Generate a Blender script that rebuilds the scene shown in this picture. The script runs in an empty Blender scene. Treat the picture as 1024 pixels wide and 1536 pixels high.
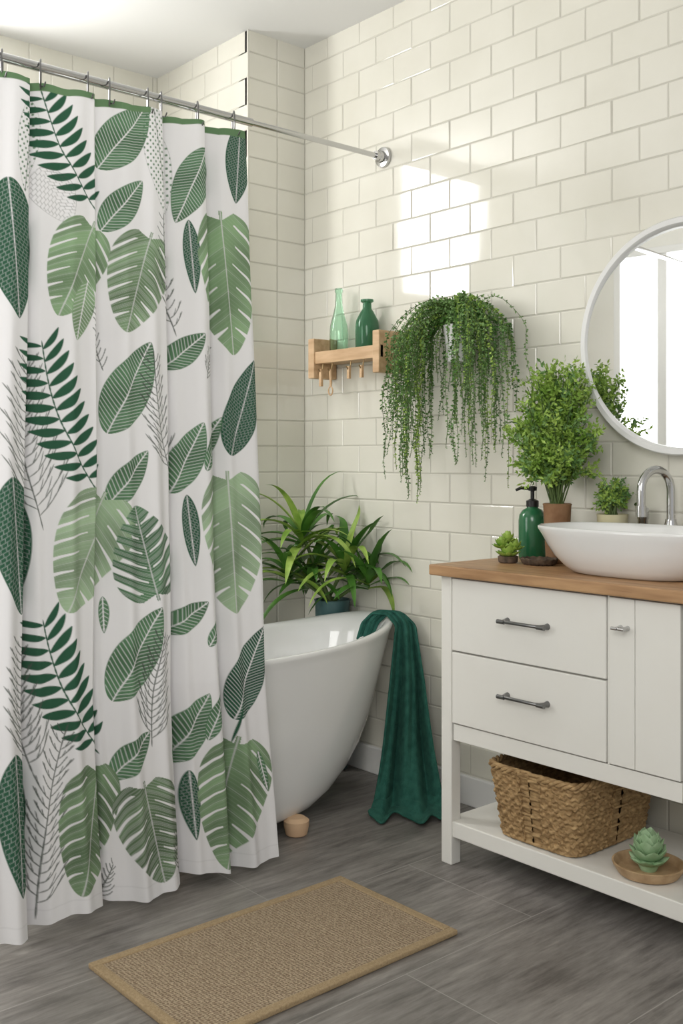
import bpy, math, random
import numpy as np
from mathutils import Vector, Matrix, Euler
random.seed(7); np.random.seed(7)
PI = math.pi
scene = bpy.context.scene
scene.view_settings.view_transform = 'Standard'

# ---------------------------------------------------------------- helpers
class MB:
    def __init__(s): s.v=[]; s.f=[]; s.m=[]
    def add(s, vs, fs, mi=0):
        o=len(s.v); s.v.extend([tuple(p) for p in vs])
        for f in fs: s.f.append(tuple(i+o for i in f)); s.m.append(mi)
    def box(s,x0,x1,y0,y1,z0,z1,mi=0):
        vs=[(x0,y0,z0),(x1,y0,z0),(x1,y1,z0),(x0,y1,z0),(x0,y0,z1),(x1,y0,z1),(x1,y1,z1),(x0,y1,z1)]
        s.add(vs,[(0,3,2,1),(4,5,6,7),(0,1,5,4),(1,2,6,5),(2,3,7,6),(3,0,4,7)],mi)
    def grid(s,P,cu=False,cv=False,mi=0,flip=False):
        n=len(P); m=len(P[0]); vs=[p for r in P for p in r]; fs=[]
        for i in range(n if cu else n-1):
            for j in range(m if cv else m-1):
                a=i*m+j; b=i*m+(j+1)%m; c=((i+1)%n)*m+(j+1)%m; d=((i+1)%n)*m+j
                fs.append((a,d,c,b) if flip else (a,b,c,d))
        s.add(vs,fs,mi)
    def lathe(s,cx,cy,prof,n=40,mi=0):
        P=[[(cx+r*math.cos(2*PI*j/n),cy+r*math.sin(2*PI*j/n),z) for j in range(n)] for r,z in prof]
        s.grid(P,cv=True,mi=mi)
        if prof[0][0]>1e-4: s.add(P[0],[tuple(reversed(range(n)))],mi)
        if prof[-1][0]>1e-4: s.add(P[-1],[tuple(range(n))],mi)
    def tube(s,pts,r,n=8,mi=0,closed=False,caps=True):
        pts=[Vector(p) for p in pts]; N=len(pts)
        rr=r if isinstance(r,(list,tuple)) else [r]*N
        P=[]; up=None
        for i in range(N):
            if closed: t=pts[(i+1)%N]-pts[i-1]
            else: t=pts[min(i+1,N-1)]-pts[max(i-1,0)]
            t.normalize()
            if up is None:
                up=Vector((0,0,1)) if abs(t.z)<.9 else Vector((1,0,0))
            a=t.cross(up)
            if a.length<1e-5: a=t.cross(Vector((0,1,0)))
            a.normalize(); b=a.cross(t).normalized(); up=b
            P.append([tuple(pts[i]+rr[i]*(math.cos(2*PI*j/n)*a+math.sin(2*PI*j/n)*b)) for j in range(n)])
        s.grid(P,cu=closed,cv=True,mi=mi)
        if caps and not closed:
            s.add(P[0],[tuple(range(n))],mi); s.add(P[-1],[tuple(reversed(range(n)))],mi)
    def obj(s,name,mats,smooth=True,angle=35,bevel=0,parent=None,seg=2):
        me=bpy.data.meshes.new(name); me.from_pydata(s.v,[],s.f)
        for m in mats: me.materials.append(m)
        me.polygons.foreach_set('material_index',s.m)
        me.update()
        if smooth:
            me.polygons.foreach_set('use_smooth',[True]*len(me.polygons))
            me.set_sharp_from_angle(angle=math.radians(angle))
        o=bpy.data.objects.new(name,me); scene.collection.objects.link(o)
        if bevel:
            b=o.modifiers.new('b','BEVEL'); b.width=bevel; b.segments=seg; b.limit_method='ANGLE'
        if parent: o.parent=parent
        return o
def empty(name):
    o=bpy.data.objects.new(name,None); scene.collection.objects.link(o); o.empty_display_size=.05; return o

def M(name,c1,c2=None,rough=.5,metal=0,scale=8,stretch=(1,1,1),bump=0,bscale=60,coat=0,trans=0,ior=1.45,sss=0,detail=4,lo=.35,hi=.65,spec=.5):
    m=bpy.data.materials.new(name); m.use_nodes=True; nt=m.node_tree; N=nt.nodes; Lk=nt.links
    b=N['Principled BSDF']; b.inputs['Roughness'].default_value=rough; b.inputs['Metallic'].default_value=metal
    b.inputs['Coat Weight'].default_value=coat; b.inputs['Transmission Weight'].default_value=trans
    b.inputs['IOR'].default_value=ior; b.inputs['Specular IOR Level'].default_value=spec
    b.inputs['Base Color'].default_value=(*c1,1)
    tc=N.new('ShaderNodeTexCoord'); mp=N.new('ShaderNodeMapping'); mp.inputs['Scale'].default_value=stretch
    Lk.new(tc.outputs['Object'],mp.inputs[0])
    if c2:
        nz=N.new('ShaderNodeTexNoise'); nz.inputs['Scale'].default_value=scale; nz.inputs['Detail'].default_value=detail
        Lk.new(mp.outputs[0],nz.inputs['Vector'])
        cr=N.new('ShaderNodeValToRGB'); cr.color_ramp.elements[0].position=lo; cr.color_ramp.elements[1].position=hi
        cr.color_ramp.elements[0].color=(*c1,1); cr.color_ramp.elements[1].color=(*c2,1)
        Lk.new(nz.outputs['Fac'],cr.inputs[0]); Lk.new(cr.outputs[0],b.inputs['Base Color'])
    if bump:
        n2=N.new('ShaderNodeTexNoise'); n2.inputs['Scale'].default_value=bscale; n2.inputs['Detail'].default_value=3
        Lk.new(mp.outputs[0],n2.inputs['Vector'])
        bp=N.new('ShaderNodeBump'); bp.inputs['Strength'].default_value=bump; bp.inputs['Distance'].default_value=.01
        Lk.new(n2.outputs['Fac'],bp.inputs['Height']); Lk.new(bp.outputs[0],b.inputs['Normal'])
    return m

m_tile=M('glazed_tile',(.735,.715,.63),(.785,.765,.685),rough=.07,scale=3,bump=.028,bscale=12,coat=.45)
m_grout=M('grout',(.60,.58,.51),rough=.8)
m_white=M('white_paint',(.79,.775,.725),(.82,.81,.765),rough=.4,scale=3)
m_ceil=M('ceiling_paint',(.88,.88,.87),rough=.9)
m_frame=M('white_frame',(.8,.8,.79),rough=.35)
m_ceramic=M('white_ceramic',(.84,.84,.83),rough=.07,coat=.5)
m_chrome=M('chrome',(.55,.55,.55),rough=.14,metal=1)
m_dmetal=M('brushed_metal',(.22,.22,.22),rough=.3,metal=1)
m_oak=M('oak',(.33,.18,.085),(.50,.30,.15),rough=.45,scale=5,stretch=(9,1,9),bump=.08,bscale=20)
m_pine=M('pine',(.52,.33,.18),(.68,.47,.28),rough=.5,scale=6,stretch=(8,1,8))
m_foot=M('foot_wood',(.62,.40,.25),(.70,.48,.30),rough=.5)
m_towel=M('towel_teal',(.016,.10,.075),(.03,.14,.105),rough=.95,scale=40,bump=.5,bscale=300)
m_leafd=M('leaf_dark',(.035,.12,.015),(.09,.24,.035),rough=.4,scale=9)
m_leafm=M('leaf_mid',(.09,.20,.05),(.22,.38,.12),rough=.5,scale=12)
m_leafb=M('leaf_bright',(.15,.29,.03),(.38,.54,.11),rough=.5,scale=14)
m_stem=M('stem',(.09,.14,.04),rough=.6)
m_succ=M('succulent_green',(.26,.42,.22),(.42,.57,.36),rough=.5,scale=20)
m_teal=M('teal_glaze',(.06,.13,.135),rough=.4)
m_gbot=M('green_bottle',(.02,.12,.05),(.035,.16,.07),rough=.18,coat=.3)
m_black=M('black_plastic',(.015,.015,.015),rough=.35)
m_wick=M('seagrass',(.20,.115,.045),(.52,.35,.17),rough=.75,scale=45,stretch=(1,1,3),lo=.3,hi=.7)
m_wickd=M('dark_wicker',(.05,.035,.025),(.13,.09,.06),rough=.8,scale=60)
m_pot=M('brown_pot',(.22,.11,.05),(.30,.17,.09),rough=.7,scale=20,bump=.3)
m_potc=M('cream_pot',(.62,.56,.34),(.70,.66,.45),rough=.6)
m_glass=M('green_glass',(.72,.92,.80),rough=.02,trans=1,ior=1.35)
m_glass2=M('deep_green_glass',(.14,.38,.22),rough=.06,trans=.75,ior=1.35)
m_brass=M('brass',(.45,.33,.18),rough=.35,metal=1)
m_tray=M('tray_wood',(.40,.26,.14),(.55,.38,.22),rough=.6,scale=30)
m_mirror=M('mirror_silver',(.93,.94,.93),rough=.01,metal=1)

XW=2.627; YC=3.26; YB=3.935; XP=2.345; ZC=2.835; XL=-.78; YF=-1.2
# ---------------------------------------------------------------- tiled walls
def tiled_wall(name,origin,U,Nn,W,H,tw,th,off,shift=0,holes=()):
    """flat grout slab plus individually set, slightly uneven tiles"""
    mb=MB(); O=Vector(origin); U=Vector(U); Nn=Vector(Nn); V=Vector((0,0,1))
    g=.0035; b=.0026; hgt=.0022
    us=[0,W]; vs=[0,H]
    for (a0,a1,b0,b1) in holes: us+= [a0,a1]; vs+=[b0,b1]
    us=sorted(us); vs=sorted(vs)
    for i in range(len(us)-1):
        for j in range(len(vs)-1):
            cu=(us[i]+us[i+1])/2; cv=(vs[j]+vs[j+1])/2
            if any(a0<cu<a1 and b0<cv<b1 for a0,a1,b0,b1 in holes): continue
            q=[O+U*us[i]+V*vs[j],O+U*us[i+1]+V*vs[j],O+U*us[i+1]+V*vs[j+1],O+U*us[i]+V*vs[j+1]]
            bk=[p-Nn*.06 for p in q]
            mb.add(q+bk,[(0,1,2,3),(7,6,5,4),(0,4,5,1),(1,5,6,2),(2,6,7,3),(3,7,4,0)],1)
    nr=int(math.ceil(H/th))
    for r in range(nr):
        z0=r*th; z1=min((r+1)*th,H)
        k=-1
        while True:
            u0=k*tw+(off*tw if r%2 else 0)+shift; u1=u0+tw; k+=1
            if u0>=W: break
            a=max(u0,0)+g/2; c=min(u1,W)-g/2
            if c-a<.012: continue
            zz0=z0+g/2; zz1=z1-g/2
            if zz1-zz0<.01: continue
            if any(a<a1 and c>a0 and zz0<b1 and zz1>b0 for a0,a1,b0,b1 in holes): continue
            out=[(a,zz0),(c,zz0),(c,zz1),(a,zz1)]
            inn=[(a+b,zz0+b),(c-b,zz0+b),(c-b,zz1-b),(a+b,zz1-b)]
            tx=random.gauss(0,.006); tz=random.gauss(0,.007)
            cx=(a+c)/2; cz=(zz0+zz1)/2
            P=[O+U*p[0]+V*p[1]+Nn*.0004 for p in out]+[O+U*p[0]+V*p[1]+Nn*(hgt+tx*(p[0]-cx)+tz*(p[1]-cz)) for p in inn]
            mb.add(P,[(4,5,6,7),(0,1,5,4),(1,2,6,5),(2,3,7,6),(3,0,4,7)],0)
    return mb.obj(name,[m_tile,m_grout],smooth=False)
TW,TH=.188,.102
HW=ZC+.005
tiled_wall('wall_right',(XW,YC,0),(0,-1,0),(-1,0,0),YC-YF,HW,TW,TH,.5,shift=.05)
tiled_wall('wall_corner',(XP,YC,0),(1,0,0),(0,-1,0),XW-XP,HW,.141,TH,0)
tiled_wall('wall_pillar',(XP,YB,0),(0,-1,0),(-1,0,0),YB-YC-.002,HW,TW,TH,.5,shift=0)
WX0,WX1,WZ0,WZ1=.80,1.48,2.0,2.76
tiled_wall('wall_back',(XL,YB,0),(1,0,0),(0,-1,0),XP-XL,HW,TW,TH,.5,holes=[(WX0-XL,WX1-XL,WZ0,WZ1)])
mb=MB(); mb.box(XP-.004,XP+.004,YC-.004,YC+.004,0,ZC); mb.obj('trim_1',[m_tile],smooth=False,bevel=.002)
LY0,LY1,LZ0,LZ1=2.25,3.42,.85,2.5
mb=MB()
mb.box(XL-.1,XL,YF,LY0,0,ZC); mb.box(XL-.1,XL,LY1,YB+.06,0,ZC); mb.box(XL-.1,XL,LY0,LY1,0,LZ0); mb.box(XL-.1,XL,LY0,LY1,LZ1,ZC)
mb.obj('wall_left',[m_white],smooth=False)
mb=MB(); mb.box(XL-.1,XW+.06,YF,YB+.06,ZC,ZC+.08); mb.obj('ceiling',[m_ceil],smooth=False)

def window(name,axis,fixed,a0,a1,z0,z1,mull,sgn,t=.045):
    e=empty(name); mb=MB()
    def bx(a,b,c,d,dp0,dp1):
        lo,hi=sorted((fixed+sgn*dp0,fixed+sgn*dp1))
        if axis=='x': mb.box(a,b,lo,hi,c,d)
        else: mb.box(lo,hi,a,b,c,d)
    bx(a0,a0+t,z0,z1,-.03,.05); bx(a1-t,a1,z0,z1,-.03,.05); bx(a0+t,a1-t,z0,z0+t,-.03,.05); bx(a0+t,a1-t,z1-t,z1,-.03,.05)
    for mm in mull[0]: bx(mm-.03,mm+.03,z0+t,z1-t,-.02,.04)
    for mm in mull[1]: bx(a0+t,a1-t,mm-.015,mm+.015,-.018,.035)
    mb.obj('frame',[m_frame],smooth=False,bevel=.004,parent=e)
window('window_1','x',YB,WX0,WX1,WZ0,WZ1,([],[]),1,.028)
window('window_2','y',XL,LY0,LY1,LZ0,LZ1,([3.1],[]),-1)

# floor
fm=bpy.data.materials.new('floor_tile'); fm.use_nodes=True; nt=fm.node_tree; N=nt.nodes; Lk=nt.links; b=N['Principled BSDF']
tc=N.new('ShaderNodeTexCoord')
def noise(sc,st,det=5):
    mp=N.new('ShaderNodeMapping'); mp.inputs['Scale'].default_value=st; Lk.new(tc.outputs['Object'],mp.inputs[0])
    n=N.new('ShaderNodeTexNoise'); n.inputs['Scale'].default_value=sc; n.inputs['Detail'].default_value=det; n.inputs['Roughness'].default_value=.68
    Lk.new(mp.outputs[0],n.inputs['Vector']); return n
n1=noise(5,(1.1,10,1),12); n2=noise(2.2,(1,2.6,1),7)
ad=N.new('ShaderNodeMath'); ad.operation='ADD'; Lk.new(n1.outputs['Fac'],ad.inputs[0]); Lk.new(n2.outputs['Fac'],ad.inputs[1])
cr=N.new('ShaderNodeValToRGB'); cr.color_ramp.elements[0].position=.37; cr.color_ramp.elements[1].position=.62
cr.color_ramp.elements[0].color=(.105,.095,.087,1); cr.color_ramp.elements[1].color=(.325,.302,.28,1)
hf=N.new('ShaderNodeMath'); hf.operation='MULTIPLY'; hf.inputs[1].default_value=.5; Lk.new(ad.outputs[0],hf.inputs[0]); Lk.new(hf.outputs[0],cr.inputs[0])
bk=N.new('ShaderNodeTexBrick'); bk.inputs['Scale'].default_value=1; bk.inputs['Brick Width'].default_value=.9; bk.inputs['Row Height'].default_value=.45
bk.inputs['Mortar Size'].default_value=.0018; bk.inputs['Mortar Smooth'].default_value=.3
bk.inputs['Color1'].default_value=(.88,.88,.88,1); bk.inputs['Color2'].default_value=(1.06,1.06,1.06,1); bk.inputs['Mortar'].default_value=(.8,.8,.8,1)
mpb=N.new('ShaderNodeMapping'); mpb.inputs['Location'].default_value=(.15,.12,0); Lk.new(tc.outputs['Object'],mpb.inputs[0]); Lk.new(mpb.outputs[0],bk.inputs['Vector'])
mx=N.new('ShaderNodeMix'); mx.data_type='RGBA'; mx.blend_type='MULTIPLY'; mx.inputs[0].default_value=1
Lk.new(cr.outputs[0],mx.inputs[6]); Lk.new(bk.outputs['Color'],mx.inputs[7])
mx2=N.new('ShaderNodeMix'); mx2.data_type='RGBA'; Lk.new(bk.outputs['Fac'],mx2.inputs[0]); Lk.new(mx.outputs[2],mx2.inputs[6]); mx2.inputs[7].default_value=(.33,.31,.29,1)
Lk.new(mx2.outputs[2],b.inputs['Base Color']); b.inputs['Roughness'].default_value=.42
bp=N.new('ShaderNodeBump'); bp.inputs['Strength'].default_value=.15; bp.inputs['Distance'].default_value=.01; Lk.new(n1.outputs['Fac'],bp.inputs['Height']); Lk.new(bp.outputs[0],b.inputs['Normal'])
mb=MB(); mb.box(XL-.1,XW+.06,YF,YB+.06,-.08,0); mb.obj('floor',[fm],smooth=False)
mb=MB(); mb.box(XW-.018,XW-.001,YF,YC-.001,0,.10); mb.obj('baseboard_right',[m_frame],smooth=False,bevel=.004)
mb=MB(); mb.box(XP+.001,XW-.02,YC-.018,YC-.001,0,.10); mb.obj('baseboard_corner',[m_frame],smooth=False,bevel=.004)

# ---------------------------------------------------------------- bathtub
TC=(1.83,2.78)
def sell(a,b,n,j,NT):
    t=2*PI*j/NT; c=math.cos(t); s=math.sin(t)
    return a*math.copysign(abs(c)**(2/n),c), b*math.copysign(abs(s)**(2/n),s)
def ring(L,Wd,z,NT=128,n=2.35,bumpz=0):
    P=[]
    for j in range(NT):
        x,y=sell(L,Wd,n,j,NT); zz=z+bumpz*(abs(x)/.745)**3
        P.append((TC[0]+x,TC[1]+y,zz))
    return P
tub=empty('freestanding_bathtub'); mb=MB()
prof=[(.05,.02,.034),(.25,.18,.034),(.34,.232,.039),(.41,.248,.055),(.475,.256,.088),(.54,.262,.14),(.60,.266,.21),(.645,.269,.29),(.684,.272,.385),(.720,.275,.47),(.744,.277,.525),
 (.753,.279,.540),(.760,.282,.550),(.761,.283,.557),(.756,.279,.564),(.744,.270,.566),(.730,.258,.562),(.716,.250,.55),(.69,.240,.50),(.66,.225,.40),(.62,.21,.30),(.56,.19,.20),(.48,.16,.14),(.34,.12,.12),(.05,.02,.115)]
mb.grid([ring(L,Wd,z,bumpz=.045*max(0,(z-.3)/.26)) for L,Wd,z in prof],cv=True)
mb.obj('tub_shell',[m_ceramic],angle=80,parent=tub)
for i,(fx,fy) in enumerate([(2.005,2.530),(2.005,3.0),(1.6,2.54),(1.6,3.0)]):
    mb=MB(); mb.lathe(fx,fy,[(.028,0),(.034,.004),(.040,.03),(.040,.046),(.026,.056)],24); mb.obj('foot_%d'%(i+1),[m_foot],parent=tub)

# ---------------------------------------------------------------- towel
F=Vector((.6547,.7559,0)); R=Vector((.7559,-.6547,0))
def interp(keys,t):
    for i in range(len(keys)-1):
        if t<=keys[i+1][0]:
            a=(t-keys[i][0])/(keys[i+1][0]-keys[i][0])
            return [keys[i][1][k]*(1-a)+keys[i+1][1][k]*a for k in range(len(keys[i][1]))]
    return keys[-1][1]
tk=[(0,(2.478,2.74,.53,.026)),(.08,(2.498,2.73,.588,.030)),(.14,(2.525,2.705,.622,.032)),(.20,(2.555,2.66,.622,.032)),(.26,(2.570,2.62,.585,.036)),(.45,(2.528,2.568,.40,.062)),(.7,(2.467,2.51,.19,.090)),(.86,(2.42,2.462,.055,.112)),(.93,(2.395,2.43,.016,.122)),(1.0,(2.372,2.402,.011,.130)),(1.06,(2.352,2.375,.010,.126))]
P=[]
NTW=80; NL=100
for i in range(NL):
    t=1.06*i/(NL-1); x,y,z,hw=interp(tk,t); row=[]
    for j in range(NTW):
        w=-1+2*j/(NTW-1); am=.005+.026*min(1,max(0,t-.2)/.45)
        f=am*(math.sin(w*6.2+.9*math.sin(t*3.3)+.4)+.40*math.sin(w*13+1+t*3))
        p=Vector((x,y,z))+R*(w*hw*(1+.06*math.sin(t*8+w)))-F*(f+.01+.02*w*max(0,t-.85)*4)
        p.z+= (.007*(1+math.sin(w*8+2+t*20)) if t>.88 else 0)+(.010*(1-w*w) if t<.25 else 0)
        p.z=max(p.z,.008); p.x=min(p.x,XW-.024)
        row.append(tuple(p))
    P.append(row)
mb=MB(); mb.grid(P); o=mb.obj('bath_towel',[m_towel],angle=80)
so=o.modifiers.new('s','SOLIDIFY'); so.thickness=.008; so.offset=0
ss=o.modifiers.new('ss','SUBSURF'); ss.levels=1; ss.render_levels=1

# ---------------------------------------------------------------- shower curtain
ZT,ZB=2.245,.03
def Yc(z):
    return 2.788-(.318*(ZT-z)/(ZT-.55) if z>.55 else .318+.05*(.55-z)/.52)
def gc(z): return min(1.0,(ZT-z)/(ZT-.55))
def cloth(px,py):  # leaf print positions are given in image pixels
    """image pixel -> cloth coordinate (metres across, height)"""
    z=1.1; k=(px-512)/1549.
    for _ in range(8):
        d=Yc(z)/(.7559-.6547*k); z=1.17-(py-690)/1549.*d
    x=d*(.6547+.7559*k); return x+.17*gc(z), z
S0,S1=1.135,1.972; NX,NZ=520,1180
Sg=np.linspace(S0,S1,NX); Zg=np.linspace(ZT,ZB,NZ)
WHT=np.array([.81,.80,.81]); COL=np.ones((NZ,NX,3))*WHT
dS=(S1-S0)/(NX-1); dZ=(ZT-ZB)/(NZ-1); RES=.0019
def soft(e): return np.clip(e/RES+.5,0,1)
DK=np.array([.028,.098,.055]); MD=np.array([.095,.20,.105]); LT=np.array([.235,.36,.20]); PL=np.array([.33,.45,.29]); GB=np.array([.075,.09,.075])
def blend(sl,mask,col):
    C=COL[sl]; C[:]=C*(1-mask[...,None])+col*mask[...,None]
def paint(P0,P1,hw,kind,col,bend=0.0,sp=.011,shape=.8,a=1.0,cutk=1.0):
    P0=np.array(P0); P1=np.array(P1); A=P1-P0; L=np.linalg.norm(A); A=A/L
    mg=hw*1.3+abs(bend)*L
    i0=max(0,int((ZT-max(P0[1],P1[1])-mg)/dZ)); i1=min(NZ,int((ZT-min(P0[1],P1[1])+mg)/dZ)+1)
    j0=max(0,int((min(P0[0],P1[0])-mg-S0)/dS)); j1=min(NX,int((max(P0[0],P1[0])+mg-S0)/dS)+1)
    if i1<=i0 or j1<=j0: return
    sl=(slice(i0,i1),slice(j0,j1)); SS,ZZ=np.meshgrid(Sg[j0:j1],Zg[i0:i1])
    dx=SS-P0[0]; dz=ZZ-P0[1]; um=dx*A[0]+dz*A[1]; u=um/L; vd=-dx*A[1]+dz*A[0]
    uc=np.clip(u,0,1); vd=vd-bend*L*np.sin(PI*uc); av=np.abs(vd); v=av/hw
    inu=(u>0)&(u<1)
    w=np.sin(PI*np.clip(uc,1e-4,1-1e-4)**shape)**.75
    if kind=='monstera': w=np.sin(PI*np.clip(uc,1e-4,.9999)**.60)**.62; inu=inu&~((u<.07)&(v<.5*(1-u/.07))&(v>.04))
    mask=soft((w-v)*hw)*inu*a
    rib=soft(.0016-av)*inu
    if kind=='solid': blend(sl,mask,col)
    elif kind=='line':
        q=(um-.75*av)/sp; fr=np.abs((q%1)-.5)*sp
        ve=soft(.0011-fr)
        wash=.92+.16*np.sin(um*40+vd*25)
        C=COL[sl]; C[:]=C*(1-mask[...,None])+np.clip(col[None,None,:]*wash[...,None],0,1)*mask[...,None]
        blend(sl,np.clip(ve*.75+rib,0,1)*mask*(soft((w-v)*hw-.002)),WHT*.93)
    elif kind=='net':
        q=(um-.6*av)/sp; k=np.floor(q); fr=np.minimum(q%1,1-q%1)*sp
        q2=(av/(sp*1.0)+.5*(k%2)+.12*np.sin(k*2.3)); f2=np.minimum(q2%1,1-q2%1)*sp
        ve=np.maximum(soft(.0005-fr),soft(.0004-f2))
        blend(sl,mask,col); blend(sl,np.clip(ve*.6+rib*.8,0,1)*mask*soft((w-v)*hw-.003),WHT*.8)
    elif kind=='netout':
        q=(um-.5*av)/sp; k=np.floor(q); fr=np.minimum(q%1,1-q%1)*sp
        q2=(av/(sp*1.3)+.5*(k%2)); f2=np.minimum(q2%1,1-q2%1)*sp
        ve=np.maximum(np.maximum(soft(.0003-fr),soft(.0003-f2)),soft(.0008-np.abs(w-v)*hw))
        blend(sl,ve*mask*.8,GB)
    elif kind=='monstera':
        n=6.5; vv=v/np.maximum(w,.05)
        q=(u-.16*v-.10*v*v)*n+.35; fr=np.abs((q%1)-.5)
        k=np.floor(q)
        cut=(soft(((.035+.085*np.clip((vv-.3)/.7,0,1))*cutk-fr)*L/n))*(vv>(.30+.08*np.sin(k*2.1))/cutk**1.5)*(u>.10)*(u<.90)
        fr2=np.abs(((q+.5)%1)-.5); ve=soft(.0010-fr2*L/n)*.6
        ln=soft(.0006-np.abs(((q*5)%1)-.5)*L/n/5)*(.25 if cutk<=1 else .8)
        wash=.90+.16*np.sin(u*8+vd*25)+.10*np.sin(k*2.7+np.sign(vd))
        m=mask*(1-cut); C=COL[sl]
        cc=np.clip(col[None,None,:]*wash[...,None],0,1)
        C[:]=C*(1-m[...,None])+cc*m[...,None]
        blend(sl,np.clip(ve+rib+ln,0,1)*m*.75,WHT*.85)
    elif kind=='dots':
        aa=np.sin(um*2*PI/.022+.5)*np.sin(vd*2*PI/.018+um*50)
        blend(sl,soft((aa-.50)*.008)*mask*.9,MD); blend(sl,soft(.0007-np.abs(w-v)*hw)*mask*.6+rib*.6,GB)
def leaf(a,b,w,kind,col,**kw):
    P0=cloth(*a); P1=cloth(*b); cx=(a[0]+b[0])/2; cy=(a[1]+b[1])/2
    s0=cloth(cx-w/2,cy)[0]; s1=cloth(cx+w/2,cy)[0]
    paint(P0,P1,abs(s1-s0)/2,kind,col,**kw)
def stroke(q,hw,col,a=1.0):
    for i in range(len(q)-1): paint(q[i],q[i+1]+(q[i+1]-q[i])*.35,hw,'solid',col,shape=1,a=a)
def fern(a,b,w,col,n=11,bend=0.05):
    P0=np.array(cloth(*a)); P1=np.array(cloth(*b)); A=P1-P0; L=np.linalg.norm(A); A/=L; Nn=np.array([-A[1],A[0]])
    LL=w*.0021*.43
    for i in range(n):
        t=.14+.84*i/(n-1)
        p=P0+A*L*t+Nn*bend*L*math.sin(PI*t)
        l=LL*(.42+.65*math.sin(PI*(.10+.72*(1-t)+.08)))
        for sg in(-1,1):
            dr=Nn*sg*.92+A*(.22+.5*t*t)
            pp=p+A*L*.02*(sg>0)
            paint(pp,pp+dr*l,.0112*(.7+.4*math.sin(PI*t)),'solid',col,shape=.9,bend=.06*sg)
    q=[P0+A*L*t+Nn*bend*L*math.sin(PI*t) for t in np.linspace(0,1.02,24)]
    stroke(q,.0020,col)
def feather(a,b,w,n=9,bend=.04,al=.95):
    n=int(n*1.5)
    P0=np.array(cloth(*a)); P1=np.array(cloth(*b)); A=P1-P0; L=np.linalg.norm(A); A/=L; Nn=np.array([-A[1],A[0]])
    q=[P0+A*L*t+Nn*bend*L*math.sin(PI*t) for t in np.linspace(0,1,16)]; stroke(q,.0016,GB,al)
    for i in range(n):
        t=.10+.84*i/(n-1); p=P0+A*L*t+Nn*bend*L*math.sin(PI*t)
        l=w*.0021*.68*(1-.58*t)*(.8+.2*math.sin(i*2.1))
        for sg in(-1,1):
            pp=p+A*(.008*sg); r=[]
            for j in range(6):
                s=j/5; r.append(pp+Nn*sg*l*.72*(s**.8)+A*l*(.75*s+.25*s*s))
            stroke(r,.0013,GB,al)
            if l>.035:
                for jj in(1,3):
                    m2=r[jj]; stroke([m2,m2+Nn*sg*l*.10+A*l*.22,m2+Nn*sg*l*.16+A*l*.4],.0010,GB,al)
# ---- print
leaf((5,268),(20,480),72,'net',DK); leaf((46,145),(30,290),40,'dots',MD); fern((142,328),(60,132),96,DK,11,.06)
leaf((58,252),(98,338),58,'netout',GB); leaf((135,335),(82,475),92,'monstera',LT); leaf((124,425),(105,512),34,'line',LT)
leaf((148,252),(214,160),58,'line',MD); leaf((222,162),(246,332),46,'dots',MD); leaf((152,346),(206,274),42,'line',MD)
leaf((302,226),(260,335),48,'line',MD); leaf((352,192),(346,308),36,'net',DK,sp=.009); leaf((276,332),(284,442),20,'net',DK,sp=.008)
leaf((325,318),(342,534),86,'monstera',LT); leaf((218,352),(182,500),88,'monstera',LT*.8,cutk=1.2); feather((262,505),(238,325),40,9)
feather((62,795),(38,540),96,11,.05); fern((140,745),(60,520),92,DK,12,.07)
leaf((160,650),(215,515),58,'line',MD); leaf((248,552),(296,502),34,'line',MD); feather((250,722),(218,530),60,10)
leaf((338,684),(368,542),42,'net',DK,sp=.009); leaf((256,740),(293,634),40,'line',MD); leaf((296,706),(328,626),22,'line',MD)
leaf((160,758),(211,676),36,'line',MD); leaf((8,715),(22,920),66,'net',DK); leaf((158,738),(90,916),112,'monstera',PL)
leaf((222,898),(192,758),90,'monstera',MD,cutk=1.9); leaf((275,742),(284,848),20,'net',DK,sp=.008); leaf((333,706),(345,918),90,'monstera',PL)
fern((148,1130),(60,936),88,DK,11,.07); feather((46,1160),(24,962),66,11,.04); leaf((166,1050),(226,908),56,'line',MD)
leaf((248,950),(298,900),30,'line',MD); leaf((298,966),(318,922),16,'line',MD); leaf((342,1076),(380,936),44,'line',DK,sp=.009)
leaf((340,1112),(352,1050),3,'solid',DK); feather((216,1115),(232,948),56,10)
leaf((254,1148),(298,1036),44,'line',MD); leaf((297,1106),(319,1028),20,'line',MD); leaf((164,1168),(213,1092),36,'line',MD)
feather((54,1375),(88,1085),62,12); leaf((8,1125),(22,1332),54,'net',DK); leaf((138,1140),(106,1340),98,'monstera',LT*.75)
leaf((203,1165),(234,1312),92,'monstera',LT*.6,cutk=1.35); leaf((275,1152),(284,1258),20,'net',DK,sp=.008); leaf((346,1100),(322,1294),106,'monstera',LT*.9)
feather((156,556),(138,465),26,6); feather((298,570),(314,515),28,6); feather((150,1350),(165,1295),24,5); feather((256,1305),(252,1240),24,6)
leaf((155,895),(157,950),14,'line',MD); leaf((372,1120),(385,1180),10,'line',MD)
bth=np.interp(Sg,[1.13,1.25,1.2501,1.45,1.4501,1.62,1.6201,1.685,1.6851,1.83,1.8301,2.0],[.022,.014,.026,.018,.026,.018,.0,.0,.024,.014,.022,.028])
gm=soft(Zg[:,None]-(ZT-bth[None,:]))*(bth[None,:]>0); COL[:]=COL*(1-gm[...,None])+np.array([.13,.23,.115])*gm[...,None]
hm=soft(.0012-np.abs(Zg-(ZB+.035)))[:,None]*np.ones((1,NX))*.2; COL[:]=COL*(1-hm[...,None])+.4*hm[...,None]
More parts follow.
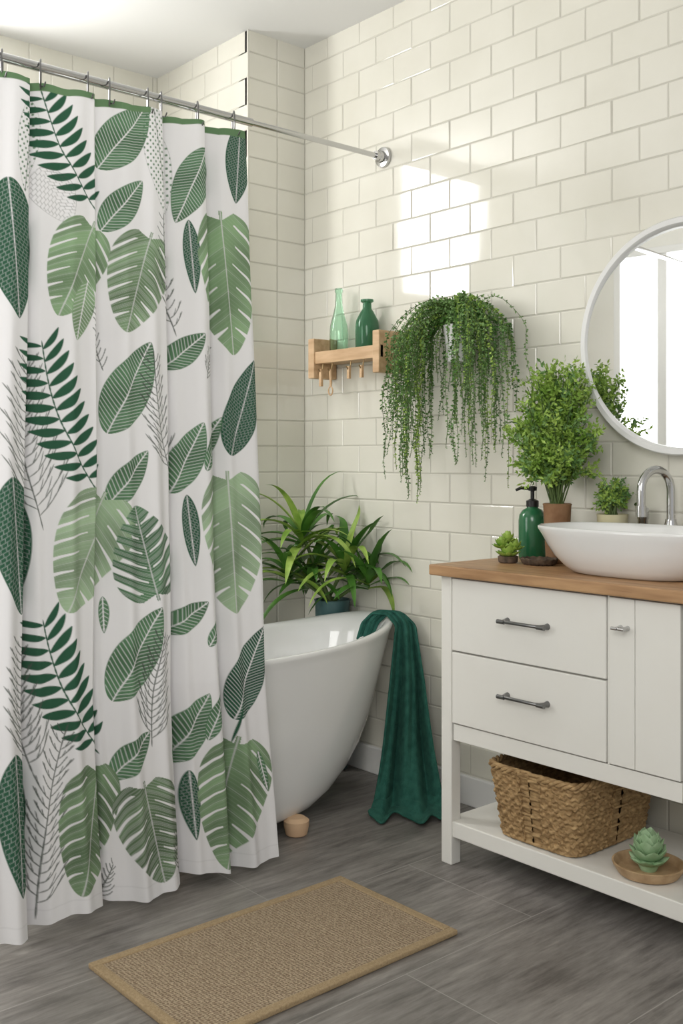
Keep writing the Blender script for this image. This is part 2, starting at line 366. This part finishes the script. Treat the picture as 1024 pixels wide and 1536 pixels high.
# ---- geometry
SS,ZZ=np.meshgrid(Sg,Zg)
Tt=(ZT-ZZ)/(ZT-ZB)
bnd=np.array([1.10,1.254,1.455,1.69,1.83,2.0])
Sw=SS+.008*np.sin(ZZ*2.1+1)*Tt
idx=np.clip(np.searchsorted(bnd,Sw.ravel())-1,0,4).reshape(Sw.shape)
p=np.clip((Sw-bnd[idx])/(bnd[idx+1]-bnd[idx]),0,1)
amp=.85+.5*Tt
sm=np.clip((p-.88)/.12,0,1); sm=sm*sm*(3-2*sm)
off=-(.028*np.sin(PI*p)**.9+.042*p*(1-sm))*amp
off+=-.007*np.sin(SS*2*PI/.085+1.4*np.sin(ZZ*1.3))*(.5+.9*Tt)-.002*np.sin(SS*2*PI/.043+ZZ*1.1+2)*(.3+Tt)
off+=.003*np.sin(ZZ*7+SS*18)*np.sin(ZZ*3.1)
Yv=2.788-np.where(ZZ>.55,.318*(ZT-ZZ)/(ZT-.55),.318+.05*(.55-ZZ)/.52)+off+.014
Gv=np.minimum(1,(ZT-ZZ)/(ZT-.55)); Xv=SS-.17*Gv+.004*np.sin(ZZ*5+SS*14)*Tt
hooksS=np.array([1.165,1.278,1.425,1.495,1.625,1.672,1.805,1.945])
dm=np.min(np.abs(SS[...,None]-hooksS),axis=-1)
sag=.008*np.clip(dm/.07,0,1)**1.5*np.clip(1-Tt*9,0,1)
Zv=ZZ-sag+(.012*np.sin(SS*19+.5)*np.clip((Tt-.9)*10,0,1))
Zv=np.maximum(Zv,.012)
co=np.stack([Xv,Yv,Zv],-1).reshape(-1,3)
me=bpy.data.meshes.new('shower_curtain'); nv=NX*NZ; nf=(NX-1)*(NZ-1)
me.vertices.add(nv); me.vertices.foreach_set('co',co.ravel().astype(np.float32))
ii,jj=np.meshgrid(np.arange(NZ-1),np.arange(NX-1),indexing='ij'); a=(ii*NX+jj).ravel()
quads=np.stack([a,a+NX,a+NX+1,a+1],-1).astype(np.int32)
me.loops.add(nf*4); me.loops.foreach_set('vertex_index',quads.ravel())
me.polygons.add(nf); me.polygons.foreach_set('loop_start',np.arange(0,nf*4,4,dtype=np.int32))
me.polygons.foreach_set('use_smooth',np.ones(nf,dtype=bool))
me.update(calc_edges=True); me.validate()
ca=me.color_attributes.new('print','FLOAT_COLOR','POINT')
cd=np.ones((nv,4),dtype=np.float32); cd[:,:3]=COL.reshape(-1,3); ca.data.foreach_set('color',cd.ravel())
cm=bpy.data.materials.new('printed_fabric'); cm.use_nodes=True; nt=cm.node_tree; N=nt.nodes; Lk=nt.links; b=N['Principled BSDF']
at=N.new('ShaderNodeAttribute'); at.attribute_name='print'; b.inputs['Roughness'].default_value=.85
Lk.new(at.outputs['Color'],b.inputs['Base Color'])
b.inputs['Specular IOR Level'].default_value=.2
tl=N.new('ShaderNodeBsdfTranslucent'); Lk.new(at.outputs['Color'],tl.inputs['Color'])
ms=N.new('ShaderNodeMixShader'); ms.inputs[0].default_value=.10; Lk.new(b.outputs[0],ms.inputs[1]); Lk.new(tl.outputs[0],ms.inputs[2]); Lk.new(ms.outputs[0],N['Material Output'].inputs[0])
me.materials.append(cm); o=bpy.data.objects.new('shower_curtain',me); scene.collection.objects.link(o)
# rod and rings
rod=empty('shower_curtain_rod'); ZR=2.29; YR=2.788
mb=MB(); mb.tube([(XL+.003,YR,ZR),(2.02,YR,ZR)],.0135,20); mb.tube([(2.0,YR,ZR),(XW-.01,YR,ZR)],.0095,20); mb.obj('rod',[m_chrome],parent=rod)
mb=MB()
P=[]
for r,xo in[(.0,.045),(.016,.045),(.017,.03),(.02,.028),(.022,.012),(.036,.010),(.038,.004),(.038,.0)]:
    P.append([(XW-.005-xo,YR+r*math.cos(2*PI*j/32),ZR+r*math.sin(2*PI*j/32)) for j in range(32)])
mb.grid(P,cv=True); mb.obj('wall_flange',[m_chrome],parent=rod)
hk=empty('curtain_hooks')
for i,s in enumerate(hooksS):
    s=float(s); pts=[]
    for j in range(28):
        t=2*PI*j/28; pts.append((s+.010*math.sin(t),YR-.004+.020*math.sin(t),ZR-.022+.042*math.cos(t)))
    mb=MB(); mb.tube(pts,.0026,8,closed=True)
    mb.tube([(s,YR-.012,ZR-.058),(s-.004,YR-.036,ZR-.065),(s-.004,YR-.045,ZR-.055)],.0024,6)
    mb.obj('hook_%d'%(i+1),[m_dmetal],parent=hk)

# ---------------------------------------------------------------- vanity
van=empty('bathroom_vanity'); x0,x1,ya,yb=2.19,2.602,1.26,2.09
mb=MB(); mb.box(2.165,2.622,1.22,2.112,.835,.866); mb.obj('countertop',[m_oak],smooth=False,bevel=.004,parent=van)
k=1
for (lx,ly) in[(x0,yb-.05),(x0,ya),(x1-.05,yb-.05),(x1-.05,ya)]:
    mb=MB(); mb.box(lx,lx+.04,ly+(.005 if ly>1.5 else 0),ly+.045,0,.835); mb.obj('leg_%d'%k,[m_white],smooth=False,bevel=.003,parent=van); k+=1
mb=MB(); mb.box(x0+.018,x1,ya+.05,yb-.05,.362,.835); mb.box(x0+.004,x0+.02,ya+.05,yb-.05,.362,.409); mb.box(x0+.004,x0+.02,1.511,1.517,.409,.835)
mb.box(x0+.05,x1-.05,yb-.03,yb-.008,.362,.835); mb.box(x0+.05,x1-.05,ya+.008,ya+.03,.362,.835)
mb.obj('carcass',[m_white],smooth=False,bevel=.0015,parent=van)
for i,(z0,z1) in enumerate([(.622,.829),(.413,.617)]):
    mb=MB(); mb.box(x0-.001,x0+.017,1.519,yb-.049,z0,z1); mb.obj('drawer_%d'%(i+1),[m_white],smooth=False,bevel=.002,parent=van)
for i,(a,c) in enumerate([(1.4365,1.509),(1.3125,1.435)]):
    mb=MB(); mb.box(x0-.001,x0+.017,a,c,.413,.829); mb.obj('door_board_%d'%(i+1),[m_white],smooth=False,bevel=.002,parent=van)
mb=MB(); mb.box(x0+.006,x1,ya+.01,yb-.012,.08,.126); mb.obj('lower_shelf',[m_white],smooth=False,bevel=.003,parent=van)
def handle(name,y0,y1,z,mat,k=1):
    mb=MB(); xf=x0-.001
    pts=[(xf,y0,z),(xf-.012,y0,z),(xf-.026,y0+.006*k,z+.001),(xf-.030,y0+.02*k,z+.001),(xf-.030,y1-.02*k,z+.001),(xf-.026,y1-.006*k,z+.001),(xf-.012,y1,z),(xf,y1,z)]
    mb.tube(pts,[r*k for r in[.009,.0065,.0055,.0048,.0048,.0055,.0065,.009]],12)
    mb.tube([(xf-.029,y0-.012*k,z),(xf-.029,y0+.012*k,z)],.0062*k,12); mb.tube([(xf-.029,y1-.012*k,z),(xf-.029,y1+.012*k,z)],.0062*k,12)
    mb.obj(name,[mat],parent=van)
handle('handle_1',1.70,1.835,.731,m_dmetal); handle('handle_2',1.70,1.835,.527,m_dmetal)
handle('door_handle',1.455,1.475,.757,m_chrome,.7)

# basin
bc=(2.372,1.55); mb=MB()
def bring(a,b_,z,n=2.6,NT=96):
    return [(bc[0]+sell(a,b_,n,j,NT)[0],bc[1]+sell(a,b_,n,j,NT)[1],z) for j in range(NT)]
bp_=[(.01,.01,.866),(.10,.165,.866),(.112,.18,.871),(.124,.20,.885),(.14,.228,.91),(.152,.25,.94),(.160,.268,.968),(.165,.279,.983),(.165,.280,.989),(.161,.276,.992),(.156,.270,.990),(.150,.262,.98),(.138,.24,.95),(.12,.21,.915),(.09,.16,.892),(.01,.02,.886)]
mb.grid([bring(a,c,z) for a,c,z in bp_],cv=True); mb.obj('vessel_sink',[m_ceramic],angle=80)
# faucet
fx,fy=2.578,1.575
fc=empty('gooseneck_faucet')
mb=MB(); mb.lathe(fx,fy,[(.028,.866),(.028,.872),(.022,.878),(.019,.90),(.019,.985),(.015,1.0),(.015,1.005)],28); mb.obj('body',[m_chrome],parent=fc)
pts=[(fx,fy,.99),(fx,fy,1.06)]
for j in range(15):
    t=PI*j/14; pts.append((fx-.058+.058*math.cos(t),fy+.02*(1-math.cos(t))/2,1.085+.058*math.sin(t)))
pts+= [(fx-.116,fy+.02,1.06),(fx-.116,fy+.02,1.035)]
mb=MB(); mb.tube(pts,.0115,16); mb.tube([(fx-.116,fy+.02,1.045),(fx-.116,fy+.02,1.015)],.0145,16); mb.obj('spout',[m_chrome],parent=fc)
mb=MB(); mb.tube([(fx,fy-.015,.96),(fx,fy-.04,.962),(fx-.01,fy-.09,.975)],[.010,.0085,.006],12); mb.obj('lever',[m_chrome],parent=fc)
mb=MB(); mb.lathe(2.585,1.668,[(.019,.866),(.019,.872),(.0145,.88),(.0145,1.0),(.0165,1.003),(.0165,1.03),(.014,1.034)],24)
mb.tube([(2.585,1.668,1.02),(2.55,1.668,1.045)],.006,10); mb.obj('side_valve',[m_chrome],parent=fc)

# mirror (deep round frame, glass turned a few degrees so it reflects window_2 past the curtain)
mir=empty('round_mirror'); mc=(1.546,1.513); Rm=.331
P=[]
for r,xo in[(Rm-.022,.004),(Rm-.022,.050),(Rm-.018,.056),(Rm-.004,.056),(Rm,.051),(Rm,.005)]:
    P.append([(XW-xo,mc[0]+r*math.cos(2*PI*j/128),mc[1]+r*math.sin(2*PI*j/128)) for j in range(128)])
mb=MB(); mb.grid(P,cv=True); mb.obj('frame',[m_frame],parent=mir,angle=50)
th=math.tan(math.radians(4.0)); mb=MB(); rg=Rm-.0215
mb.add([(XW-.0265-rg*math.cos(2*PI*j/128)*th,mc[0]+rg*math.cos(2*PI*j/128),mc[1]+rg*math.sin(2*PI*j/128)) for j in range(128)],[tuple(range(128))]); mb.obj('glass',[m_mirror],smooth=False,parent=mir)

# ---------------------------------------------------------------- rug
rm=bpy.data.materials.new('jute'); rm.use_nodes=True; nt=rm.node_tree; N=nt.nodes; Lk=nt.links; b=N['Principled BSDF']; b.inputs['Roughness'].default_value=.95
tc=N.new('ShaderNodeTexCoord'); w1=N.new('ShaderNodeTexWave'); w1.bands_direction='Y'; w1.inputs['Scale'].default_value=42; w1.inputs['Distortion'].default_value=4; w1.inputs['Detail'].default_value=2; w1.inputs['Detail Scale'].default_value=3
w2=N.new('ShaderNodeTexWave'); w2.bands_direction='X'; w2.inputs['Scale'].default_value=34; w2.inputs['Distortion'].default_value=5; w2.inputs['Detail'].default_value=2; w2.inputs['Detail Scale'].default_value=3
nz=N.new('ShaderNodeTexNoise'); nz.inputs['Scale'].default_value=160; nz.inputs['Detail'].default_value=3
Lk.new(tc.outputs['Object'],nz.inputs['Vector']); Lk.new(tc.outputs['Object'],w1.inputs['Vector']); Lk.new(tc.outputs['Object'],w2.inputs['Vector'])
av_=N.new('ShaderNodeMath'); av_.operation='ADD'; Lk.new(w1.outputs['Fac'],av_.inputs[0]); Lk.new(w2.outputs['Fac'],av_.inputs[1])
ml=N.new('ShaderNodeMath'); ml.operation='MULTIPLY'; Lk.new(av_.outputs[0],ml.inputs[0]); Lk.new(nz.outputs['Fac'],ml.inputs[1])
cr=N.new('ShaderNodeValToRGB'); cr.color_ramp.elements[0].position=.1; cr.color_ramp.elements[1].position=.8; cr.color_ramp.elements[0].color=(.21,.145,.09,1); cr.color_ramp.elements[1].color=(.47,.37,.25,1)
Lk.new(ml.outputs[0],cr.inputs[0]); Lk.new(cr.outputs[0],b.inputs['Base Color'])
bp=N.new('ShaderNodeBump'); bp.inputs['Strength'].default_value=.8; bp.inputs['Distance'].default_value=.003; Lk.new(ml.outputs[0],bp.inputs['Height']); Lk.new(bp.outputs[0],b.inputs['Normal'])
m_rugb=M('jute_border',(.34,.245,.135),(.43,.32,.19),rough=.9,scale=200,bump=.4,bscale=300)
rug=empty('jute_bath_mat'); rx0,rx1,ry0,ry1=1.115,1.882,1.735,2.178
mb=MB(); mb.box(rx0+.02,rx1-.02,ry0+.02,ry1-.02,.001,.010); mb.obj('weave',[rm],smooth=False,parent=rug)
mb=MB(); bw=.024
mb.box(rx0,rx1,ry0,ry0+bw,.0005,.013); mb.box(rx0,rx1,ry1-bw,ry1,.0005,.013); mb.box(rx0,rx0+bw,ry0+bw,ry1-bw,.0005,.013); mb.box(rx1-bw,rx1,ry0+bw,ry1-bw,.0005,.013)
mb.obj('border',[m_rugb],smooth=False,bevel=.003,parent=rug)

# ---------------------------------------------------------------- shelf rack with bottles
sh=empty('wall_shelf'); xf=2.512
mb=MB(); mb.box(xf+.004,XW-.006,2.72,3.05,1.540,1.560); mb.box(xf,xf+.016,2.69,3.085,1.537,1.583); mb.obj('board',[m_pine],smooth=False,bevel=.002,parent=sh)
for i,(a,c) in enumerate([(3.055,3.09),(2.69,2.725)]):
    mb=MB(); mb.box(xf-.006,XW-.005,a,c,1.483,1.635); mb.obj('end_bracket_%d'%(i+1),[m_pine],smooth=False,bevel=.003,parent=sh)
for i,y in enumerate([3.02,2.965,2.86,2.79]):
    mb=MB(); mb.tube([(xf+.012,y,1.537),(xf+.008,y,1.515),(xf-.004,y,1.505),(xf-.012,y,1.515)],.0025,8,mi=0)
    if i!=1:
        mb.box(xf-.004,xf+.006,y-.006,y+.006,1.45+.02*(i>1),1.515,1)
    else:
        mb.tube([(xf,y,1.51),(xf,y-.004,1.46),(xf,y-.002,1.445)],.005,8,mi=1)
        pts=[(xf,y+.012*math.cos(2*PI*j/16)-.002,1.43+.016*math.sin(2*PI*j/16)) for j in range(16)]; mb.tube(pts,.0028,6,mi=1,closed=True)
    mb.obj('hook_%d'%(i+1),[m_brass,m_pine],parent=sh)
def bottle(name,x,y,prof,mat):
    inn=[(max(r-.003,.001),z+(.004 if i==0 else 0)) for i,(r,z) in enumerate(prof)]
    pr=[(.0005,prof[0][1])]+prof+list(reversed(inn))+[(.0005,inn[0][1])]
    mb=MB(); mb.lathe(x,y,pr,40); return mb.obj(name,[mat],angle=60)
zb=1.5605
bottle('glass_bottle',2.572,2.985,[(.028,zb),(.035,zb+.008),(.036,zb+.09),(.034,zb+.12),(.022,zb+.165),(.0145,zb+.20),(.013,zb+.245),(.016,zb+.25),(.016,zb+.262),(.0125,zb+.264)],m_glass)
bottle('glass_bottle',2.572,2.825,[(.038,zb),(.043,zb+.008),(.044,zb+.10),(.041,zb+.125),(.026,zb+.155),(.017,zb+.168),(.016,zb+.19),(.024,zb+.194),(.024,zb+.202),(.015,zb+.204)],m_glass2)

# ---------------------------------------------------------------- plants
XMAX=XW-.008
def lf(mb,p,d,n,L,w,mi=0):
    s=d.cross(n)
    if s.length<1e-4: s=Vector((1,0,0))
    s.normalize(); n2=s.cross(d)
    vs=[p,p+d*L*.45+s*w*.5+n2*w*.12,p+d*L,p+d*L*.45-s*w*.5+n2*w*.12]
    for v in vs:
        if v.x>XMAX: v.x=XMAX
    mb.add(vs,[(0,1,2,3)],mi)
def rv(): 
    return Vector((random.gauss(0,1),random.gauss(0,1),random.gauss(0,1))).normalized()
# hanging plant
hp=empty('hanging_plant'); hc=Vector((2.562,2.352,1.60))
mb=MB(); mb.lathe(hc.x,hc.y,[(.038,1.495),(.043,1.498),(.055,1.615),(.057,1.62),(.052,1.62),(.050,1.60),(.001,1.60)],36,0)
mb.box(2.60,XW-.005,hc.y-.02,hc.y+.02,1.55,1.60); mb.obj('wall_pot',[m_frame],parent=hp)
mb=MB(); ms_=MB()
for i in range(205):
    a=random.uniform(-1,1); oy=.255*math.copysign(abs(a)**.8,a)+.014; ox=-random.uniform(-.03,.17)*math.sqrt(max(.05,1-a*a))
    if ox>0: ox*=.6
    short=random.random()<.48
    drop=random.uniform(.02,.22) if short else random.uniform(.16,.46)
    if not short and random.random()<.12: drop+=.07
    if abs(oy-.14)<.04 and random.random()<.3 : drop=random.uniform(.46,.60)
    if short: ox*=random.uniform(.5,1); oy*=random.uniform(.3,1)
    if abs(oy)<.075 and ox<-.03 and drop>.015: oy=.075*math.copysign(1,a)+oy*.8
    pk=random.uniform(.02,.10)
    p0=hc+Vector((random.uniform(-.035,.03),random.uniform(-.04,.04),.02))
    pts=[]; n1=14
    for j in range(n1):
        t=j/(n1-1); pts.append(p0+Vector((ox*t,oy*t,pk*math.sin(PI*min(1,t*.95)**.8)*1.0-.03*t*t)))
    nd=max(2,int(drop/.012)); ph=random.uniform(0,6); q=pts[-1].copy(); sw=random.uniform(.002,.006)
    dv=Vector((ox,oy,0))*.25/n1
    for j in range(nd):
        dv*=.86; q=q+dv+Vector((sw*.3*math.sin(ph+j*.35),sw*.5*math.cos(ph*2+j*.3),-.012)); pts.append(q.copy())
    for p in pts: p.x=min(p.x,XW-.015)
    ms_.tube(pts[::2]+[pts[-1]],.0009,4,caps=False)
    sz=random.uniform(.75,1.1); mi=random.choice([0,0,0,1,2])
    for j in range(2,len(pts)):
        d=(pts[j]-pts[j-1]).normalized()
        for k2 in range(3 if j>n1 else 4):
            s=rv(); s=(s-d*s.dot(d)).normalized(); dd=(s*.85+d*random.uniform(.1,.7)).normalized()
            tp=.55+.45*min(1,(len(pts)-j)/8)
            lf(mb,pts[j]-d*.006*random.random()*2,dd,rv(),.0112*sz*tp,.0074*sz*tp,mi)
mb.obj('foliage',[m_leafm,m_leafd,m_leafb],smooth=False,parent=hp); ms_.obj('stems',[m_stem],parent=hp)

def bush(mb,ms_,c,zb,zt,rad,nb,twigs,lpt,ls,mats=(0,)):
    for i in range(nb):
        az=random.uniform(0,2*PI); hf=random.uniform(.08,1)**.8
        top=Vector((c.x,c.y,zb))+Vector((math.cos(az),math.sin(az),0))*rad*(math.sin(PI*(.18+.69*hf))**.9)*random.uniform(.45,1.0)+Vector((0,0,(zt-zb)*hf))
        st=Vector((c.x+random.uniform(-.015,.015),c.y+random.uniform(-.015,.015),zb-.02)); pts=[]
        for j in range(9):
            t=j/8; p=st.lerp(top,t); p.z+=.04*math.sin(PI*t)*(1-hf); pp=Vector((st.x,st.y,p.z)); p=p.lerp(pp,.35*(1-t)*t*2); p.x=min(p.x,XMAX-.006); pts.append(p)
        ms_.tube(pts,[.0022]*5+[.0014]*4,5,caps=False)
        for k in range(twigs):
            t=random.uniform(.3,1); ix=min(7,int(t*8)); p=pts[ix].lerp(pts[ix+1],t*8-ix)
            ax=(pts[ix+1]-pts[ix]).normalized(); s=rv(); d=(ax*.9+s*.75+Vector((0,0,.25))).normalized(); l=random.uniform(.025,.06)*(rad/.13)
            mi=random.choice(mats)
            for m in range(lpt):
                q=p+d*l*(m+1)/lpt; dd=(d*.6+rv()*.8).normalized()
                lf(mb,q,dd,rv(),ls*random.uniform(.7,1.2),ls*.5,mi)
XMAX=2.566
bp1=empty('potted_boxwood'); c=Vector((2.480,1.890,0)); mb=MB()
mb.lathe(c.x,c.y,[(.030,.866),(.033,.869),(.041,1.035),(.043,1.04),(.039,1.042),(.037,1.03),(.001,1.03)],32); mb.obj('pot',[m_pot],parent=bp1)
mb=MB(); ms_=MB(); bush(mb,ms_,c,1.055,1.44,.14,88,20,9,.017,(0,0,0,1)); mb.obj('foliage',[m_leafb,m_leafm,m_leafd],smooth=False,parent=bp1); ms_.obj('stems',[m_stem],parent=bp1)
XMAX=XW-.008
bp2=empty('small_potted_plant'); c=Vector((2.572,1.762,0)); mb=MB()
mb.lathe(c.x,c.y,[(.034,.866),(.038,.869),(.044,1.005),(.046,1.012),(.042,1.012),(.041,1.0),(.001,1.0)],32); mb.obj('pot',[m_potc],parent=bp2)
mb=MB(); ms_=MB(); bush(mb,ms_,c,1.015,1.105,.052,45,12,6,.012,(0,1)); mb.obj('foliage',[m_leafm,m_leafb],smooth=False,parent=bp2); ms_.obj('stems',[m_stem],parent=bp2)

# dracaena
dr=empty('potted_dracaena'); c=Vector((2.546,2.992,0)); mb=MB()
mb.lathe(c.x,c.y,[(.052,0),(.056,.004),(.066,.625),(.070,.64),(.064,.642),(.061,.625),(.001,.62)],40); mb.obj('planter',[m_teal],parent=dr)
mb=MB(); ms_=MB()
def strap(p,d,L,w,droop,mi=0):
    pts=[]; q=p.copy(); v=d.normalized(); n=11
    for i in range(n):
        pts.append(q.copy()); v=(v+Vector((0,0,-droop*(i/n+.25)))).normalized(); q=q+v*L/(n-1)
        if q.x>XW-.025: q.x=XW-.025
        if q.y>YC-.025: q.y=YC-.025
    P=[]
    for i in range(n):
        t=i/(n-1); ww=w*.5*(.35+.65*min(1,t*4))*(1-t**2.6)**.9+.0004
        T=(pts[min(i+1,n-1)]-pts[max(i-1,0)]).normalized(); s=T.cross(Vector((0,0,1)))
        if s.length<.05: s=Vector((1,0,0))
        s.normalize(); nn=s.cross(T)
        P.append([(min(v_.x,XW-.010),min(v_.y,YC-.010),v_.z) for v_ in (pts[i]+s*ww+nn*ww*.35,pts[i],pts[i]-s*ww+nn*ww*.35)])
    mb.grid(P,mi=mi)
heads=[((2.43,3.03,.89),22,.28),((2.37,3.04,.76),18,.26),((2.53,2.90,.78),22,.28),((2.555,2.80,.74),15,.26),((2.46,3.02,.73),18,.26)]
for hpz,n,L in heads:
    h=Vector(hpz); st=Vector((c.x+random.uniform(-.03,.03),c.y+random.uniform(-.03,.03),.615))
    pts=[st.lerp(h,t/6) for t in range(7)]; ms_.tube(pts,.007,8)
    for i in range(n):
        az=i*2.4+random.uniform(-.3,.3); el=math.radians(68-62*(i/n)+random.uniform(-8,8))
        d=Vector((math.cos(az)*math.cos(el),math.sin(az)*math.cos(el),math.sin(el)))
        strap(h-Vector((0,0,.05*i/n)),d,L*random.uniform(.75,1.15),random.uniform(.032,.046),random.uniform(.12,.30),random.choice([0,0,1]))
mb.obj('leaves',[m_leafd,m_leafb],angle=80,parent=dr); ms_.obj('stems',[m_stem],parent=dr)

# succulents
def petal(mb,base,az,el,L,w,th,mi=0,curl=.18):
    d=Vector((math.cos(az)*math.cos(el),math.sin(az)*math.cos(el),math.sin(el))); s=Vector((-math.sin(az),math.cos(az),0)); n=s.cross(d)
    if n.z<0: n=-n
    P=[]
    for i in range(9):
        t=i/8; ww=w*.5*(.35+.65*math.sin(PI*min(.5,t*.9)))*(1 if t<.6 else max(0,1-((t-.6)/.4)**1.8)); tt=th*.5*math.sin(PI*(t*.88+.1)); ww=max(ww,.0004)
        cc=base+d*L*t+n*curl*L*t*t
        P.append([tuple(cc+s*ww*math.cos(2*PI*j/8)+n*tt*math.sin(2*PI*j/8)) for j in range(8)])
    mb.grid(P,cv=True,mi=mi)
def rosette(mb,c,R_,layers,mi=0,wf=.62,curl=.18):
    for li,(n,el,sc,zo) in enumerate(layers):
        for i in range(n):
            az=2*PI*i/n+li*.4
            petal(mb,c+Vector((math.cos(az)*R_*.14,math.sin(az)*R_*.14,zo)),az,math.radians(el),R_*sc,R_*wf*sc,R_*.22,mi,curl)
su=empty('succulent_on_tray'); c=Vector((2.29,1.462,.126)); mb=MB()
mb.lathe(c.x,c.y,[(.06,.1265),(.075,.130),(.088,.150),(.090,.156),(.085,.157),(.074,.140),(.001,.136)],48); mb.obj('tray',[m_tray],parent=su)
mb=MB(); mb.lathe(c.x,c.y,[(.02,.137),(.026,.15),(.024,.17),(.001,.185)],24); rosette(mb,c+Vector((0,0,.026)),.056,[(7,18,.85,0),(7,38,1.0,.006),(7,54,1.1,.014),(6,68,1.1,.022),(4,80,1.1,.028)],wf=.74,curl=.12); mb.obj('rosette',[m_succ],parent=su,angle=60)
s2=empty('mini_succulent'); c=Vector((2.37,1.985,.866)); mb=MB()
mb.lathe(c.x,c.y,[(.022,.8665),(.028,.869),(.030,.885),(.027,.887),(.001,.884)],28); mb.obj('dish',[m_wickd],parent=s2)
mb=MB(); 
for dx,dy,dz,r_ in[(0,0,.02,.036),(.016,-.012,.038,.028),(-.014,.012,.044,.028),(.004,.004,.062,.026)]:
    rosette(mb,c+Vector((dx,dy,dz)),r_,[(8,15,1,0),(7,45,1,.004),(5,72,.95,.008)])
mb.obj('rosette',[m_leafb],parent=s2,angle=60)

# soap dispenser + dish
sd=empty('soap_dispenser'); c=(2.50,1.998); mb=MB()
mb.lathe(c[0],c[1],[(.036,.8665),(.041,.870),(.0425,.88),(.0425,.985),(.040,1.003),(.030,1.018),(.018,1.024),(.017,1.03)],40); mb.obj('bottle',[m_gbot],parent=sd,angle=60)
mb=MB(); mb.lathe(c[0],c[1],[(.019,1.028),(.019,1.046),(.010,1.050),(.006,1.052),(.006,1.075),(.013,1.077),(.014,1.088),(.006,1.091)],28)
mb.tube([(c[0],c[1],1.083),(c[0]-.028,c[1]+.022,1.085),(c[0]-.040,c[1]+.032,1.078)],[.006,.005,.004],10); mb.obj('pump',[m_black],parent=sd)
mb=MB(); cx,cy=2.395,1.890
P=[]
for r,z in[(.001,.8665),(.042,.8665),(.050,.874),(.053,.884),(.050,.886),(.044,.878),(.001,.876)]:
    P.append([(cx+r*.9*math.cos(2*PI*j/60)*(1+.02*math.sin(j*2.1)),cy+r*1.08*math.sin(2*PI*j/60),z+(.0015*math.sin(j*1.6) if r>.04 else 0)) for j in range(60)])
mb.grid(P,cv=True); mb.obj('woven_soap_dish',[m_wickd],angle=60)

# ---------------------------------------------------------------- basket
bk=empty('wicker_basket'); bc2=(2.390,1.765)
def ringpts(a,b_,NT,n=7):
    raw=[sell(a,b_,n,j,2000) for j in range(2000)]; L=[0]
    for j in range(1,2001): L.append(L[-1]+math.dist(raw[j%2000],raw[j-1]))
    out=[];k=0
    for i in range(NT):
        t=L[-1]*i/NT
        while L[k+1]<t: k+=1
        out.append(raw[k%2000])
    return out
NT=420; rows=15; sub=5; base=ringpts(1,.78,NT)
P=[]; zb0,zt0=.1285,.318
for i in range(rows*sub+1):
    t=i/(rows*sub); a=.172+.024*t; b_=.134+.028*t; row=int(min(i/(sub),rows-1)); fr=(i/sub)%1
    r=[]
    for j in range(NT):
        x=base[j][0]*a; y=base[j][1]/.78*b_; nn=Vector((base[j][0]**5,(base[j][1]/.78)**5,0)); nn=nn.normalized() if nn.length>0 else Vector((1,0,0))
        w=math.sin(2*PI*j/NT*35+PI*row); d=.0035*abs(math.sin(PI*fr))**.6*(1)+.0035*w*math.sin(PI*fr)+.0012*math.sin(j*1.3+row*2.2)
        z=zb0+(zt0-zb0)*t+.003*math.sin(2*PI*j/NT*70+row*1.5)*min(1,i/4)
        r.append((bc2[0]+x+nn.x*d,bc2[1]+y+nn.y*d,z))
    P.append(r)
for (sc,z) in[(.955,zt0),(.86,zb0+.01),(.02,zb0+.008)]:
    a=.196*sc; b_=.162*sc
    P.append([(bc2[0]+base[j][0]*a,bc2[1]+base[j][1]/.78*b_,z) for j in range(NT)])
mb=MB(); mb.grid(P,cv=True); mb.add([(bc2[0]+base[j][0]*.171,bc2[1]+base[j][1]/.78*.133,zb0) for j in range(0,NT,10)],[tuple(range(NT//10))])
mb.obj('woven_body',[m_wick],angle=80,parent=bk)
for k in range(3):
    pts=[]
    for j in range(NT):
        an=2*PI*j/NT*22+k*2*PI/3; rr=.0055*math.cos(an); x=base[j][0]*(.194+rr); y=base[j][1]/.78*(.160+rr)
        pts.append((bc2[0]+x,bc2[1]+y,zt0+.004+.0055*math.sin(an)))
    mb=MB(); mb.tube(pts,.0055,7,closed=True); mb.obj('rim_strand_%d'%(k+1),[m_wick],parent=bk,angle=80)

# ---------------------------------------------------------------- lights
def area(name,loc,target,sx,sy,power,col=(1,1,1)):
    l=bpy.data.lights.new(name,'AREA'); l.shape='RECTANGLE'; l.size=sx; l.size_y=sy; l.energy=power; l.color=col
    o=bpy.data.objects.new(name,l); scene.collection.objects.link(o); o.location=loc
    d=Vector(target)-Vector(loc); o.rotation_euler=d.to_track_quat('-Z','Y').to_euler(); return o
cxw=(WX0+WX1)/2; czw=(WZ0+WZ1)/2
area('daylight_window_1',(cxw,YB+.055,czw),(cxw,0,czw),WX1-WX0,WZ1-WZ0,36,(1,.99,.97))
cyl=(LY0+LY1)/2; czl=(LZ0+LZ1)/2
area('daylight_window_2',(XL-.09,cyl,czl),(5,cyl,czl),LY1-LY0,LZ1-LZ0,24,(1,.99,.98))
area('added_soft_key',(-.55,.1,2.1),(2.2,2.5,.9),1.5,1.3,40,(1,.99,.97))  # added soft key inside the room, imitates light from a window not modelled
w=bpy.data.worlds.new('World'); scene.world=w; w.use_nodes=True; w.node_tree.nodes['Background'].inputs[0].default_value=(1,.995,.985,1); w.node_tree.nodes['Background'].inputs[1].default_value=.58

# camera
cam=bpy.data.cameras.new('camera'); co_=bpy.data.objects.new('camera',cam); scene.collection.objects.link(co_)
co_.location=(0,0,1.17); co_.rotation_euler=(PI/2,0,-math.atan2(.6547,.7559))
cam.sensor_fit='VERTICAL'; cam.sensor_height=36; cam.lens=36*1549/1536; cam.shift_y=-.0508; cam.clip_start=.02
scene.camera=co_
